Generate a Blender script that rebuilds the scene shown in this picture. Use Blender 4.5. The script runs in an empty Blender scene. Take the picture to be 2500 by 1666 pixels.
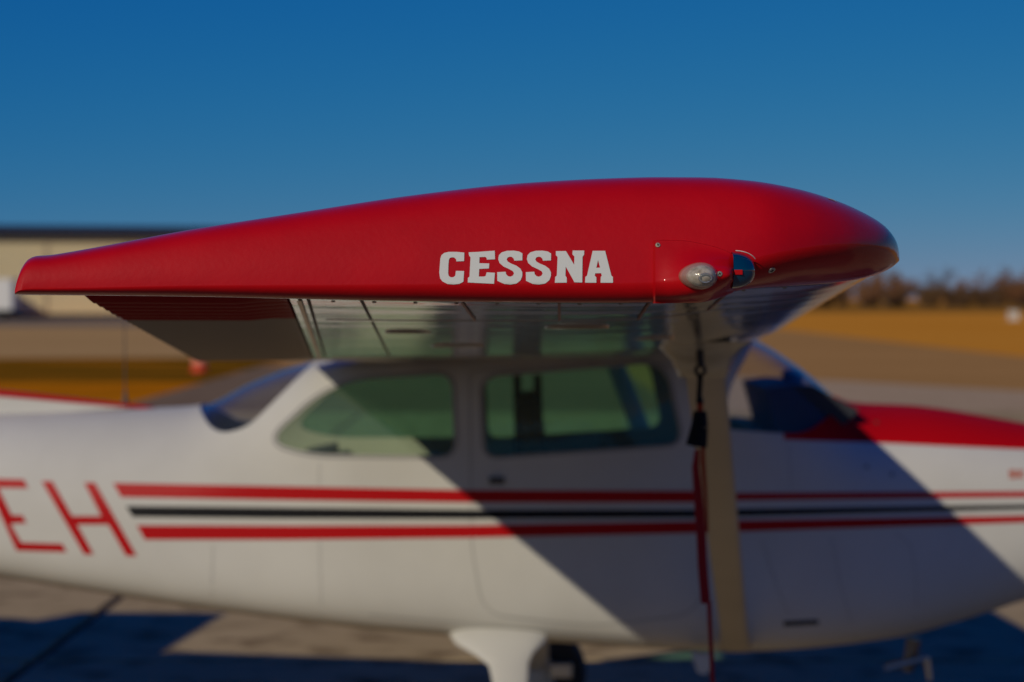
import bpy, bmesh, math, random
from mathutils import Vector, Matrix
from mathutils.bvhtree import BVHTree
from mathutils.geometry import tessellate_polygon

random.seed(7)
PI = math.pi
S = bpy.context.scene
COL = S.collection

# ------------------------------------------------------------------ camera
F = 5140.0            # focal length in pixels of the 2500 px wide photograph
CY, CZ = -2.75, 1.90  # camera distance in front of the wing tip, camera height
HX, HY = 1250.0, 728.0
cam = bpy.data.cameras.new('camera')
cam.sensor_fit = 'HORIZONTAL'; cam.sensor_width = 36.0
cam.lens = 36.0 * F / 2500.0
cam.shift_y = -(833.0 - HY) / 2500.0
cam.clip_start = 0.05; cam.clip_end = 6000
cam.dof.use_dof = True
cam.dof.focus_distance = 2.82
cam.dof.aperture_fstop = 4.2
cam.dof.aperture_blades = 0
camo = bpy.data.objects.new('camera', cam); COL.objects.link(camo)
camo.location = (0, CY, CZ); camo.rotation_euler = (PI / 2, 0, 0)
S.camera = camo

# ------------------------------------------------------------------ sky and sun
SUN = Vector((1.15, 1.78, -1.0)).normalized()      # travel direction of the light
ELEV = math.asin(-SUN.z)
world = bpy.data.worlds.new('World'); S.world = world; world.use_nodes = True
wt = world.node_tree
bg = wt.nodes['Background']
sky = wt.nodes.new('ShaderNodeTexSky'); sky.sky_type = 'NISHITA'
sky.sun_disc = False
sky.sun_elevation = ELEV
sky.sun_rotation = math.atan2(-SUN.x, -SUN.y)
sky.altitude = 0; sky.air_density = 0.6; sky.dust_density = 0.0; sky.ozone_density = 4.0
# the photograph's deep polarised blue: one contrast grade per channel over the whole sky
wsep = wt.nodes.new('ShaderNodeSeparateColor'); wcom = wt.nodes.new('ShaderNodeCombineColor')
wt.links.new(sky.outputs['Color'], wsep.inputs[0])
wtc = wt.nodes.new('ShaderNodeTexCoord'); wmap = wt.nodes.new('ShaderNodeMapping'); wmap.inputs['Scale'].default_value = (1, 1, 0.62)
wnor = wt.nodes.new('ShaderNodeVectorMath'); wnor.operation = 'NORMALIZE'
wt.links.new(wtc.outputs['Generated'], wmap.inputs['Vector']); wt.links.new(wmap.outputs['Vector'], wnor.inputs[0]); wt.links.new(wnor.outputs[0], sky.inputs['Vector'])
for ch, (pw, gain) in enumerate(((2.9, 5.3), (1.05, 4.4), (0.38, 6.75))):
    sc_ = wt.nodes.new('ShaderNodeMath'); sc_.operation = 'MULTIPLY'; sc_.inputs[1].default_value = 0.1
    po_ = wt.nodes.new('ShaderNodeMath'); po_.operation = 'POWER'; po_.inputs[1].default_value = pw
    ga_ = wt.nodes.new('ShaderNodeMath'); ga_.operation = 'MULTIPLY'; ga_.inputs[1].default_value = gain
    wt.links.new(wsep.outputs[ch], sc_.inputs[0]); wt.links.new(sc_.outputs[0], po_.inputs[0]); wt.links.new(po_.outputs[0], ga_.inputs[0])
    wt.links.new(ga_.outputs[0], wcom.inputs[ch])
wt.links.new(wcom.outputs[0], bg.inputs['Color'])
bg.inputs['Strength'].default_value = 0.10
sun = bpy.data.lights.new('sun', 'SUN'); sun.energy = 4.6; sun.angle = math.radians(0.53)
sun.color = (1.0, 0.90, 0.72)
suno = bpy.data.objects.new('sun', sun); COL.objects.link(suno)
suno.rotation_euler = SUN.to_track_quat('-Z', 'Y').to_euler()
suno.location = (-8, -14, 12)
vs = S.view_settings
vs.view_transform = 'Standard'; vs.look = 'None'; vs.gamma = 1.0; vs.use_curve_mapping = False
vs.exposure = -1.0
S.render.engine = 'CYCLES'
S.cycles.use_denoising = True
S.cycles.max_bounces = 10; S.cycles.transparent_max_bounces = 24
S.cycles.sample_clamp_indirect = 6.0
S.cycles.caustics_reflective = False; S.cycles.caustics_refractive = False

# ------------------------------------------------------------------ helpers
def W(px, py, y):
    """point of the plane at depth y seen at photograph pixel (px, py)"""
    d = (y - CY) / F
    return Vector(((px - HX) * d, y, CZ - (py - HY) * d))

def lerp(a, b, t): return a + (b - a) * t
def clamp(t, a=0.0, b=1.0): return max(a, min(b, t))
def smooth(t):
    t = clamp(t); return t * t * (3 - 2 * t)
def table(tab, x):
    """smooth (monotone-ish cubic) interpolation of a sorted list of (x, v)"""
    if x <= tab[0][0]: return tab[0][1]
    if x >= tab[-1][0]: return tab[-1][1]
    n = len(tab)
    for i in range(n - 1):
        if x <= tab[i + 1][0]:
            x0, y0 = tab[i]; x1, y1 = tab[i + 1]
            h = x1 - x0; t = (x - x0) / h
            d = (y1 - y0) / h
            def slope(j):
                if j == 0: return (tab[1][1] - tab[0][1]) / (tab[1][0] - tab[0][0])
                if j == n - 1: return (tab[-1][1] - tab[-2][1]) / (tab[-1][0] - tab[-2][0])
                a = (tab[j][1] - tab[j - 1][1]) / (tab[j][0] - tab[j - 1][0])
                b = (tab[j + 1][1] - tab[j][1]) / (tab[j + 1][0] - tab[j][0])
                return 0.0 if a * b <= 0 else 2 * a * b / (a + b)
            m0, m1 = slope(i), slope(i + 1)
            t2, t3 = t * t, t * t * t
            return (2*t3-3*t2+1)*y0 + (t3-2*t2+t)*h*m0 + (-2*t3+3*t2)*y1 + (t3-t2)*h*m1

def link(o, parent=None):
    COL.objects.link(o)
    if parent is not None: o.parent = parent
    return o

def finish(me, smooth_angle=None):
    if smooth_angle is not None:
        for p in me.polygons: p.use_smooth = True
        try: me.set_sharp_from_angle(angle=math.radians(smooth_angle))
        except Exception: pass

def obj(name, data, mat=None, parent=None, sm=None):
    """link a bmesh or mesh as one object"""
    if isinstance(data, bmesh.types.BMesh):
        me = bpy.data.meshes.new(name); data.to_mesh(me); data.free()
    else:
        me = data; me.name = name
    if mat is not None:
        mats = mat if isinstance(mat, (list, tuple)) else [mat]
        me.materials.clear()
        for m in mats: me.materials.append(m)
    finish(me, sm)
    o = bpy.data.objects.new(name, me)
    return link(o, parent)

def tag(o, label=None, cat=None, group=None, kind=None):
    if label: o['label'] = label
    if cat: o['category'] = cat
    if group: o['group'] = group
    if kind: o['kind'] = kind
    return o

def empty(name, loc=(0, 0, 0), parent=None):
    o = bpy.data.objects.new(name, None); o.location = loc; o.empty_display_size = .1
    return link(o, parent)

def from_pydata(name, v, f):
    me = bpy.data.meshes.new(name); me.from_pydata(v, [], f); me.validate(); me.update()
    bm = bmesh.new(); bm.from_mesh(me); bmesh.ops.recalc_face_normals(bm, faces=bm.faces); bm.to_mesh(me); bm.free()
    return me

def loft(rings, cap=True, closed=True):
    v, f = [], []
    n = len(rings[0])
    for r in rings: v += [tuple(p) for p in r]
    for i in range(len(rings) - 1):
        for j in range(n if closed else n - 1):
            a = i * n + j; b = i * n + (j + 1) % n
            f.append((a, b, b + n, a + n))
    if cap:
        f.append(tuple(range(n))); f.append(tuple(reversed(range((len(rings) - 1) * n, len(rings) * n))))
    return v, f

def add_box(bm, c, s, rot=None):
    m = Matrix.Translation(Vector(c))
    if rot is not None: m = m @ rot.to_4x4()
    m = m @ Matrix.Diagonal((s[0], s[1], s[2], 1))
    return bmesh.ops.create_cube(bm, size=1, matrix=m)['verts']

def add_bar(bm, a, b, r1, r2=None, n=10, flat=1.0, up=None):
    """tapered round bar from a to b; flat squeezes it sideways"""
    a, b = Vector(a), Vector(b); r2 = r1 if r2 is None else r2
    d = (b - a).normalized()
    u = Vector(up) if up is not None else (Vector((1, 0, 0)) if abs(d.x) < .9 else Vector((0, 1, 0)))
    u = (u - d * u.dot(d)).normalized(); w = d.cross(u)
    r = []
    for p, q in ((a, r1), (b, r2)):
        r.append([bm.verts.new(p + u * q * math.cos(2*PI*i/n) + w * q * flat * math.sin(2*PI*i/n)) for i in range(n)])
    for i in range(n):
        bm.faces.new((r[0][i], r[0][(i+1) % n], r[1][(i+1) % n], r[1][i]))
    bm.faces.new(list(reversed(r[0]))); bm.faces.new(r[1])
    return r

def add_tube(bm, pts, rad, n=8):
    pts = [Vector(p) for p in pts]; rings = []
    for i, p in enumerate(pts):
        d = (pts[min(i+1, len(pts)-1)] - pts[max(i-1, 0)]).normalized()
        u = Vector((1, 0, 0)) if abs(d.x) < .8 else Vector((0, 0, 1))
        u = (u - d*u.dot(d)).normalized(); w = d.cross(u)
        r = rad[i] if isinstance(rad, (list, tuple)) else rad
        rings.append([bm.verts.new(p + u*r*math.cos(2*PI*k/n) + w*r*math.sin(2*PI*k/n)) for k in range(n)])
    for i in range(len(rings)-1):
        for k in range(n):
            bm.faces.new((rings[i][k], rings[i][(k+1) % n], rings[i+1][(k+1) % n], rings[i+1][k]))
    bm.faces.new(list(reversed(rings[0]))); bm.faces.new(rings[-1])

def add_lathe(bm, prof, m=Matrix.Identity(4), n=24):
    rings = []
    for r, z in prof:
        rings.append([bm.verts.new(m @ Vector((r*math.cos(2*PI*k/n), r*math.sin(2*PI*k/n), z))) for k in range(n)])
    for i in range(len(rings)-1):
        for k in range(n):
            bm.faces.new((rings[i][k], rings[i][(k+1) % n], rings[i+1][(k+1) % n], rings[i+1][k]))
    bm.faces.new(list(reversed(rings[0]))); bm.faces.new(rings[-1])

def bevelled(bm, w=.01, seg=2):
    bmesh.ops.bevel(bm, geom=list(bm.edges), offset=w, segments=seg, affect='EDGES', profile=.6)
    return bm

def boolean(a, ops):
    """mesh a combined with [(operation, mesh), ...]"""
    oa = bpy.data.objects.new('tmp', a); COL.objects.link(oa); tmp = [oa]
    for k, (op, m) in enumerate(ops):
        ob = bpy.data.objects.new('tmp', m); COL.objects.link(ob); tmp.append(ob)
        md = oa.modifiers.new('b%d' % k, 'BOOLEAN'); md.operation = op; md.object = ob; md.solver = 'EXACT'
    bpy.context.view_layer.update()
    dg = bpy.context.evaluated_depsgraph_get()
    out = bpy.data.meshes.new_from_object(oa.evaluated_get(dg))
    for o in tmp: bpy.data.objects.remove(o)
    return out

def prism(poly, y0, y1):
    """polygon of (x, z) extruded from y0 to y1"""
    v = [(x, y0, z) for x, z in poly] + [(x, y1, z) for x, z in poly]
    n = len(poly)
    f = [tuple(range(n)), tuple(reversed(range(n, 2*n)))] + [(i, (i+1) % n, (i+1) % n + n, i + n) for i in range(n)]
    return from_pydata('prism', v, f)

def rounded(poly, radii, seg=6):
    """polygon with its corners rounded"""
    out = []; n = len(poly)
    if not isinstance(radii, (list, tuple)): radii = [radii]*n
    for i in range(n):
        p = Vector(poly[i]); a = Vector(poly[i-1]); b = Vector(poly[(i+1) % n]); r = radii[i]
        if r <= 0: out.append(tuple(p)); continue
        da = (a-p); db = (b-p); t = min(r, da.length*.48, db.length*.48)
        pa = p + da.normalized()*t; pb = p + db.normalized()*t
        for k in range(seg+1):
            s = k/seg
            out.append(tuple((1-s)**2*pa + 2*s*(1-s)*p + s*s*pb))
    return out

# ------------------------------------------------------------------ materials
def mat(name, col, rough=.5, metal=0.0, coat=0.0, spec=.5, var=0.0, vscale=8.0, bump=0.0, bscale=40.0, vcol=None, coat_rough=.05, stretch=None):
    m = bpy.data.materials.new(name); m.use_nodes = True
    nt = m.node_tree; p = nt.nodes['Principled BSDF']
    p.inputs['Base Color'].default_value = (*col, 1); p.inputs['Roughness'].default_value = rough
    p.inputs['Metallic'].default_value = metal; p.inputs['Specular IOR Level'].default_value = spec
    p.inputs['Coat Weight'].default_value = coat; p.inputs['Coat Roughness'].default_value = coat_rough
    if var or bump or vcol:
        tc = nt.nodes.new('ShaderNodeTexCoord'); src = tc.outputs['Object']
        if stretch:
            mp = nt.nodes.new('ShaderNodeMapping'); mp.inputs['Scale'].default_value = stretch
            nt.links.new(src, mp.inputs['Vector']); src = mp.outputs['Vector']
    if var or vcol:
        nz = nt.nodes.new('ShaderNodeTexNoise'); nz.inputs['Scale'].default_value = vscale
        nz.inputs['Detail'].default_value = 6; nz.inputs['Roughness'].default_value = .62
        nt.links.new(src, nz.inputs['Vector'])
        rp = nt.nodes.new('ShaderNodeValToRGB')
        c2 = vcol if vcol else tuple(c*(1-var) for c in col); c1 = tuple(min(1, c*(1+var*.5)) for c in col)
        rp.color_ramp.elements[0].position = .32; rp.color_ramp.elements[0].color = (*c2, 1)
        rp.color_ramp.elements[1].position = .68; rp.color_ramp.elements[1].color = (*c1, 1)
        nt.links.new(nz.outputs['Fac'], rp.inputs['Fac']); nt.links.new(rp.outputs['Color'], p.inputs['Base Color'])
    if bump:
        nb = nt.nodes.new('ShaderNodeTexNoise'); nb.inputs['Scale'].default_value = bscale; nb.inputs['Detail'].default_value = 5
        nt.links.new(src, nb.inputs['Vector'])
        b = nt.nodes.new('ShaderNodeBump'); b.inputs['Strength'].default_value = bump; b.inputs['Distance'].default_value = .01
        nt.links.new(nb.outputs['Fac'], b.inputs['Height']); nt.links.new(b.outputs['Normal'], p.inputs['Normal'])
        if coat > .15: nt.links.new(b.outputs['Normal'], p.inputs['Coat Normal'])
    return m

def glass(name, tint, gloss=.06, rough=.02, dust=.0):
    """thin clear sheet: tinted see-through plus a mirror by Fresnel"""
    m = bpy.data.materials.new(name); m.use_nodes = True; nt = m.node_tree
    nt.nodes.remove(nt.nodes['Principled BSDF']); out = nt.nodes['Material Output']
    t = nt.nodes.new('ShaderNodeBsdfTransparent'); t.inputs['Color'].default_value = (*tint, 1)
    g = nt.nodes.new('ShaderNodeBsdfGlossy'); g.inputs['Roughness'].default_value = rough
    lw = nt.nodes.new('ShaderNodeLayerWeight'); lw.inputs['Blend'].default_value = .5
    pw = nt.nodes.new('ShaderNodeMath'); pw.operation = 'POWER'; pw.inputs[1].default_value = 5.0
    nt.links.new(lw.outputs['Facing'], pw.inputs[0])
    fr = nt.nodes.new('ShaderNodeMath'); fr.operation = 'MULTIPLY_ADD'; fr.inputs[1].default_value = .9; fr.inputs[2].default_value = .02
    nt.links.new(pw.outputs[0], fr.inputs[0])
    mx = nt.nodes.new('ShaderNodeMixShader')
    nt.links.new(fr.outputs[0], mx.inputs['Fac']); nt.links.new(t.outputs[0], mx.inputs[1]); nt.links.new(g.outputs[0], mx.inputs[2])
    df = nt.nodes.new('ShaderNodeBsdfDiffuse'); df.inputs['Color'].default_value = (.75, .8, .72, 1)
    m2 = nt.nodes.new('ShaderNodeMixShader'); m2.inputs['Fac'].default_value = dust
    nt.links.new(mx.outputs[0], m2.inputs[1]); nt.links.new(df.outputs[0], m2.inputs[2])
    nt.links.new(m2.outputs[0], out.inputs['Surface'])
    return m

RED = (0.47, 0.002, 0.006)
WHITE = (0.59, 0.575, 0.52)
M = {}
M['tip_red'] = mat('tip_red_paint', RED, .48, coat=.6, coat_rough=.05, spec=.1, var=.07, vscale=14, bump=.035, bscale=120)
M['tip_red'].node_tree.nodes['Principled BSDF'].inputs['Coat IOR'].default_value = 1.27
M['red'] = mat('red_paint', (.44, .002, .004), .5, coat=.0, spec=.15)
M['white'] = mat('white_paint', WHITE, .48, spec=.3, coat=.1, coat_rough=.15, var=.05, vscale=2.5)
M['wing'] = mat('wing_shaded_white', (.42, .41, .35), .35, spec=.3, coat=1.0, coat_rough=.03, vcol=(.25, .225, .165), vscale=2.4, stretch=(.6, 5, 1), bump=.16, bscale=1.8)  # white darkened for underside shade, brown streaks put in for broken reflections
M['vinyl'] = mat('white_vinyl', (.60, .61, .56), .5)
M['black'] = mat('black_paint', (.010, .010, .011), .5, spec=.12)
M['rubber'] = mat('black_rubber', (.02, .02, .021), .75)
M['interior'] = mat('cream_cabin_trim', (.74, .68, .40), .8, var=.1, vscale=6)
M['seat'] = mat('dark_seat_cloth', (.035, .042, .05), .9, var=.2, vscale=30)
M['dash'] = mat('black_glareshield', (.022, .024, .03), .6, spec=.4)
M['metal'] = mat('bare_metal', (.55, .54, .52), .35, metal=1.0)
M['brass'] = mat('brass_screw', (.62, .52, .32), .4, metal=1.0)
M['dark'] = mat('dark_gap', (.02, .018, .016), .8)
M['side_glass'] = glass('green_tinted_acrylic', (.83, .90, .74), dust=.03)
M['side_glass_far'] = glass('green_tinted_acrylic_far', (.60, .94, .87), dust=.02)
M['clear_glass'] = glass('clear_acrylic', (.95, .965, .97), dust=.012)

def body_paint():
    """white with a red cowl deck; the edge of the red is a line in the aircraft's side view"""
    m = mat('fuselage_paint', WHITE, .62, spec=.06, coat=.0, coat_rough=.15, vcol=(.52, .505, .455), vscale=1.6)
    nt = m.node_tree; p = nt.nodes['Principled BSDF']
    base = p.inputs['Base Color'].links[0].from_socket
    tc = nt.nodes.new('ShaderNodeTexCoord'); sp = nt.nodes.new('ShaderNodeSeparateXYZ')
    nt.links.new(tc.outputs['Object'], sp.inputs[0])
    def mth(op, a, b):
        n = nt.nodes.new('ShaderNodeMath'); n.operation = op
        for i, q in enumerate((a, b)):
            if isinstance(q, (int, float)): n.inputs[i].default_value = q
            else: nt.links.new(q, n.inputs[i])
        return n.outputs[0]
    # lower edge of the red deck: z = 1.402 - 0.055 (x - 1.06)
    line = mth('MULTIPLY_ADD', sp.outputs['X'], -0.052); line.node.inputs[2].default_value = 1.376 + .052*1.06
    up = mth('GREATER_THAN', sp.outputs['Z'], line)
    fwd = mth('GREATER_THAN', sp.outputs['X'], 1.0)
    fac = mth('MULTIPLY', up, fwd)
    mx = nt.nodes.new('ShaderNodeMix'); mx.data_type = 'RGBA'
    nt.links.new(fac, mx.inputs['Factor']); nt.links.new(base, mx.inputs['A']); mx.inputs['B'].default_value = (*RED, 1)
    nt.links.new(mx.outputs['Result'], p.inputs['Base Color'])
    return m
M['body'] = body_paint()

def aileron_shaded_paint(y_edge):
    m = mat('aileron_shaded_paint', (.40, .36, .28), .6, spec=.15)
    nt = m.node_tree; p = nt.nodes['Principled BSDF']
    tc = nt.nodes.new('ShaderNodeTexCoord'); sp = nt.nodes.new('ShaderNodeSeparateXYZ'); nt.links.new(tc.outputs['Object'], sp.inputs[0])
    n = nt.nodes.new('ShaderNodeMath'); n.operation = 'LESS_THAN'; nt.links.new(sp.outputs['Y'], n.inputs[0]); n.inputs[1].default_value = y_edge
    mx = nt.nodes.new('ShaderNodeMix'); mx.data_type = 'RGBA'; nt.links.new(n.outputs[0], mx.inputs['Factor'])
    mx.inputs['A'].default_value = (.36, .31, .23, 1); mx.inputs['B'].default_value = (.30, .002, .004, 1)  # white and red tip band, both darkened to hold the underside shade
    nt.links.new(mx.outputs['Result'], p.inputs['Base Color'])
    return m

# ------------------------------------------------------------------ ground
def sheet(name, poly, z, m, kind='structure', cuts=None):
    bm = bmesh.new()
    bm.faces.new([bm.verts.new((x, y, z)) for x, y in poly])
    o = obj(name, bm, m); return tag(o, kind=kind)

def ground_mat(name, c1, c2, c3, s1, s2, rough=.95, bump=.3, stretch=(1, 1, 1)):
    m = bpy.data.materials.new(name); m.use_nodes = True; nt = m.node_tree; p = nt.nodes['Principled BSDF']
    p.inputs['Roughness'].default_value = rough; p.inputs['Specular IOR Level'].default_value = .0
    tc = nt.nodes.new('ShaderNodeTexCoord'); mp = nt.nodes.new('ShaderNodeMapping'); mp.inputs['Scale'].default_value = stretch
    geo = nt.nodes.new('ShaderNodeNewGeometry')
    nt.links.new(geo.outputs['Position'], mp.inputs['Vector'])
    a = nt.nodes.new('ShaderNodeTexNoise'); a.inputs['Scale'].default_value = s1; a.inputs['Detail'].default_value = 8
    b = nt.nodes.new('ShaderNodeTexNoise'); b.inputs['Scale'].default_value = s2; b.inputs['Detail'].default_value = 6
    nt.links.new(mp.outputs[0], a.inputs['Vector']); nt.links.new(mp.outputs[0], b.inputs['Vector'])
    ra = nt.nodes.new('ShaderNodeValToRGB')
    ra.color_ramp.elements[0].position = .35; ra.color_ramp.elements[0].color = (*c1, 1)
    ra.color_ramp.elements[1].position = .65; ra.color_ramp.elements[1].color = (*c2, 1)
    nt.links.new(a.outputs['Fac'], ra.inputs['Fac'])
    rb = nt.nodes.new('ShaderNodeValToRGB'); rb.color_ramp.elements[0].position = .5; rb.color_ramp.elements[1].position = .72
    nt.links.new(b.outputs['Fac'], rb.inputs['Fac'])
    mx = nt.nodes.new('ShaderNodeMix'); mx.data_type = 'RGBA'
    nt.links.new(rb.outputs['Color'], mx.inputs['Factor']); nt.links.new(ra.outputs['Color'], mx.inputs['A']); mx.inputs['B'].default_value = (*c3, 1)
    nt.links.new(mx.outputs['Result'], p.inputs['Base Color'])
    bp = nt.nodes.new('ShaderNodeBump'); bp.inputs['Strength'].default_value = bump; bp.inputs['Distance'].default_value = .03
    nt.links.new(b.outputs['Fac'], bp.inputs['Height']); nt.links.new(bp.outputs['Normal'], p.inputs['Normal'])
    return m

M['grass'] = ground_mat('dry_grass', (.82, .325, .035), (.86, .36, .045), (.70, .27, .03), .05, 1.3)
M['scrub'] = ground_mat('olive_grass', (.10, .065, .006), (.46, .165, .010), (.16, .085, .008), .22, .9, stretch=(.5, 1.4, 1))
M['orange_grass'] = ground_mat('orange_grass', (.62, .195, .006), (.72, .24, .008), (.44, .15, .006), .15, 1.1, stretch=(.5, 1.3, 1))
M['rough_grass'] = ground_mat('rough_brown_grass', (.34, .16, .03), (.42, .20, .035), (.28, .13, .025), .03, .4)
M['asphalt'] = ground_mat('old_asphalt', (.50, .265, .085), (.56, .30, .10), (.46, .25, .085), .08, 6)
M['apron_far'] = ground_mat('pale_far_apron', (.56, .34, .13), (.62, .38, .15), (.52, .31, .12), .05, 1.2)
M['road'] = ground_mat('grey_road', (.28, .22, .15), (.32, .25, .17), (.25, .20, .14), .1, 3)
M['tar'] = mat('tar', (.022, .018, .016), .8)
M['concrete'] = ground_mat('worn_concrete', (.46, .34, .18), (.51, .38, .205), (.18, .12, .06), .9, 3.2, bump=.12)
M['concrete_pale'] = ground_mat('pale_concrete', (.52, .375, .22), (.57, .41, .245), (.46, .33, .19), .7, 4)

sheet('ground', [(-3000, -300), (3000, -300), (3000, 4000), (-3000, 4000)], -.05, M['grass'])
sheet('scrub_grass_verge', [(-200, 33), (-7.0, 33), (-7.2, 62), (-7.5, 68), (-40, 62), (-200, 60)], -.046, M['scrub'])
sheet('orange_grass', [(-200, 32), (-7.0, 32), (-7.1, 46), (-30, 44), (-200, 42)], -.0455 + .004, M['orange_grass'])
sheet('far_rough_grass', [(-800, 290), (900, 270), (900, 900), (-800, 900)], -.044, M['rough_grass'])
sheet('far_apron', [(-300, 62), (-40, 62), (-7.5, 66), (-6.0, 140), (-300, 138)], -.042, M['apron_far'])
sheet('access_road', [(-300, 138), (10, 141), (10, 196), (-300, 186)], -.042, M['road'])
sheet('taxiway', [(-7, 32), (17.4, 32), (16.8, 70), (16.5, 200), (-4, 200), (-7, 66)], -.038, M['asphalt'])
sheet('pale_concrete_strip', [(3.0, 33), (17.2, 33), (11.2, 40), (7.6, 46.5), (4.5, 50)], -.034, M['concrete_pale'])
sheet('patched_asphalt', [(-6.98, 32.4), (2.9, 32.4), (2.9, 58), (-7.15, 58)], -.034, ground_mat('patched_asphalt', (.24, .165, .10), (.30, .205, .125), (.20, .14, .09), .3, 2.5))
apron = tag(sheet('apron', [(-32.6, -40), (29, -40), (29, 32.3), (-32.6, 32.3)], -.034, M['tar']), kind='structure')
slab_me = None
bm = bmesh.new(); add_box(bm, (0, 0, -.012), (5.93, 5.93, .03)); slab = obj('slab', bm, M['concrete'], apron)
slab_me = slab.data
slab_dark = slab_me.copy(); slab_dark.materials.clear(); slab_dark.materials.append(ground_mat('unseen_dark_slab', (.17, .145, .115), (.21, .18, .14), (.13, .11, .09), .9, 3.2, bump=.12))  # unseen near slabs, darkened to cut the bounce onto the aircraft's shaded side
first = True
for i in range(-5, 5):
    for j in range(-2, 6):
        if j >= 3 and not (-3 <= i <= 3): continue
        if i == 4 and j > 3: continue
        c = (-2.5 + 3 + 6*i, -.7 + 6*j, -.006 + random.uniform(-.003, .003))
        if first and j > 0: slab.location = c; first = False; continue
        s2 = slab.copy(); COL.objects.link(s2); s2.parent = apron; s2.location = c
        if j <= 0: s2.data = slab_dark
        s2.rotation_euler = (0, 0, random.uniform(-.0015, .0015))

# ------------------------------------------------------------------ aircraft: wing tip
plane = empty('light_aircraft', (0, 5.5, 0))
tag(plane, 'red and white high-wing light aircraft parked on the apron, its red wing tip nearest', 'aircraft')
def P(name, data, m, parent=None, sm=None):
    """part of the aircraft, given in world coordinates"""
    o = obj(name, data, m, None, sm)
    par = parent if parent is not None else plane
    o.parent = par
    bpy.context.view_layer.update()
    o.matrix_parent_inverse = par.matrix_world.inverted()
    return o

YIN = .34
def px2x(px, y): return (px - HX) * (y - CY) / F
def py2z(py, y): return CZ - (py - HY) * (y - CY) / F
YO_PX = [(0, 0), (1600, 0), (1849, .012), (1966, .04), (2060, .085), (2125, .14), (2167, .195), (2189, .26), (2196, .335)]
yo_tab = [(px2x(p, y), y) for p, y in YO_PX]
def yo(x): return table(yo_tab, x)
BOT_PX = [(35, 720), (425, 724), (956, 735), (1487, 740), (1650, 738), (1760, 722), (1849, 705), (1966, 697), (2060, 690), (2125, 681), (2167, 668), (2189, 652), (2196, 638)]
zb_tab = [(px2x(p, table(YO_PX, p)), py2z(q, table(YO_PX, p)+.015)) for p, q in BOT_PX]
TOP_PX = [(35, 719), (37, 697), (43, 670), (52, 648), (66, 635), (84, 628), (117, 626), (212, 612), (478, 564), (744, 522), (1020, 480), (1275, 452), (1487, 440), (1594, 438), (1700, 440), (1806, 449), (1912, 466), (2019, 493), (2082, 516), (2136, 544), (2173, 578), (2191, 606), (2196, 637)]
def tdist(p): return .05 if p < 60 else lerp(.19, .335, smooth((p-1500)/690))
zt_tab = [(px2x(p, (.0 if p < 40 else lerp(0, .13, clamp((p-40)/600))) if p < 1200 else lerp(.13, .335, clamp((p-1200)/990))), py2z(q, tdist(p))) for p, q in TOP_PX]
zt_tab.sort()
XR, XN = yo_tab and px2x(35, 0), px2x(2196, .335)
zt_tab[0] = (XR, zb_tab[0][1]); zt_tab[-1] = (XN, zb_tab[-1][1])
def zb(x): return table(zb_tab, x)
def zt(x): return max(table(zt_tab, x), zb(x) + .0005)
def rfrac(x): return lerp(.16, .50, smooth((x - .17) / .37))

def tip_section(x):
    a, b, y0 = zb(x), zt(x), yo(x)
    h = b - a
    rz = rfrac(x) * h
    ry = min(.5*(YIN - y0), lerp(.036, .20, smooth((x-.17)/.37)))
    pts = [(x, YIN, a + .002)]
    for k in range(1, 5): pts.append((x, lerp(YIN, y0+ry, k/5), a))
    for k in range(0, 9):
        t = PI/2*k/8; pts.append((x, y0 + ry*(1-math.sin(t)), a + rz*(1-math.cos(t))))
    for k in range(1, 27):
        t = PI/2*k/26
        mm = lerp(9.0, 2.5, smooth((x-.18)/.36))
        s_ = math.sin(t)**(2/mm); q_ = 1 - max(0.0, math.cos(t))**(2/mm)
        lean = .14*h/.16*(YIN-y0)
        pts.append((x, y0 + lean*s_ + (YIN-y0-lean)*q_, a + rz + (h-rz)*s_))
    if x < -.30:   # the trailing corner sweeps aft as it climbs inboard
        k_ = smooth((-.30-x)/.30)*.75
        pts = [(p[0]*(1 + k_*min(p[1], .22)/2.75), p[1], p[2]) for p in pts]
    return pts
xs = [XR + .0006]
for k in range(1, 13): xs.append(XR + .05*(k/12)**1.8 + .0006)
for k in range(1, 41): xs.append(lerp(XR + .05, .30, k/40))
for k in range(1, 31): xs.append(.30 + (XN - .0008 - .30)*math.sin(PI/2*k/30))
v, f = loft([tip_section(x) for x in xs])
tip_me = from_pydata('wing_tip', v, f)
TIP = BVHTree.FromPolygons([p.co[:] for p in tip_me.vertices], [tuple(p.vertices) for p in tip_me.polygons])
CAM = Vector((0, CY, CZ))
tip = P('wing_tip', tip_me, M['tip_red'], sm=50)

def on(bvh, px, py, off, fallback=None):
    d = (W(px, py, 0) - CAM).normalized()
    hit, n, i, t = bvh.ray_cast(CAM, d)
    if hit is None: return fallback
    if n.dot(d) > 0: n = -n
    return hit + n*off

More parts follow.
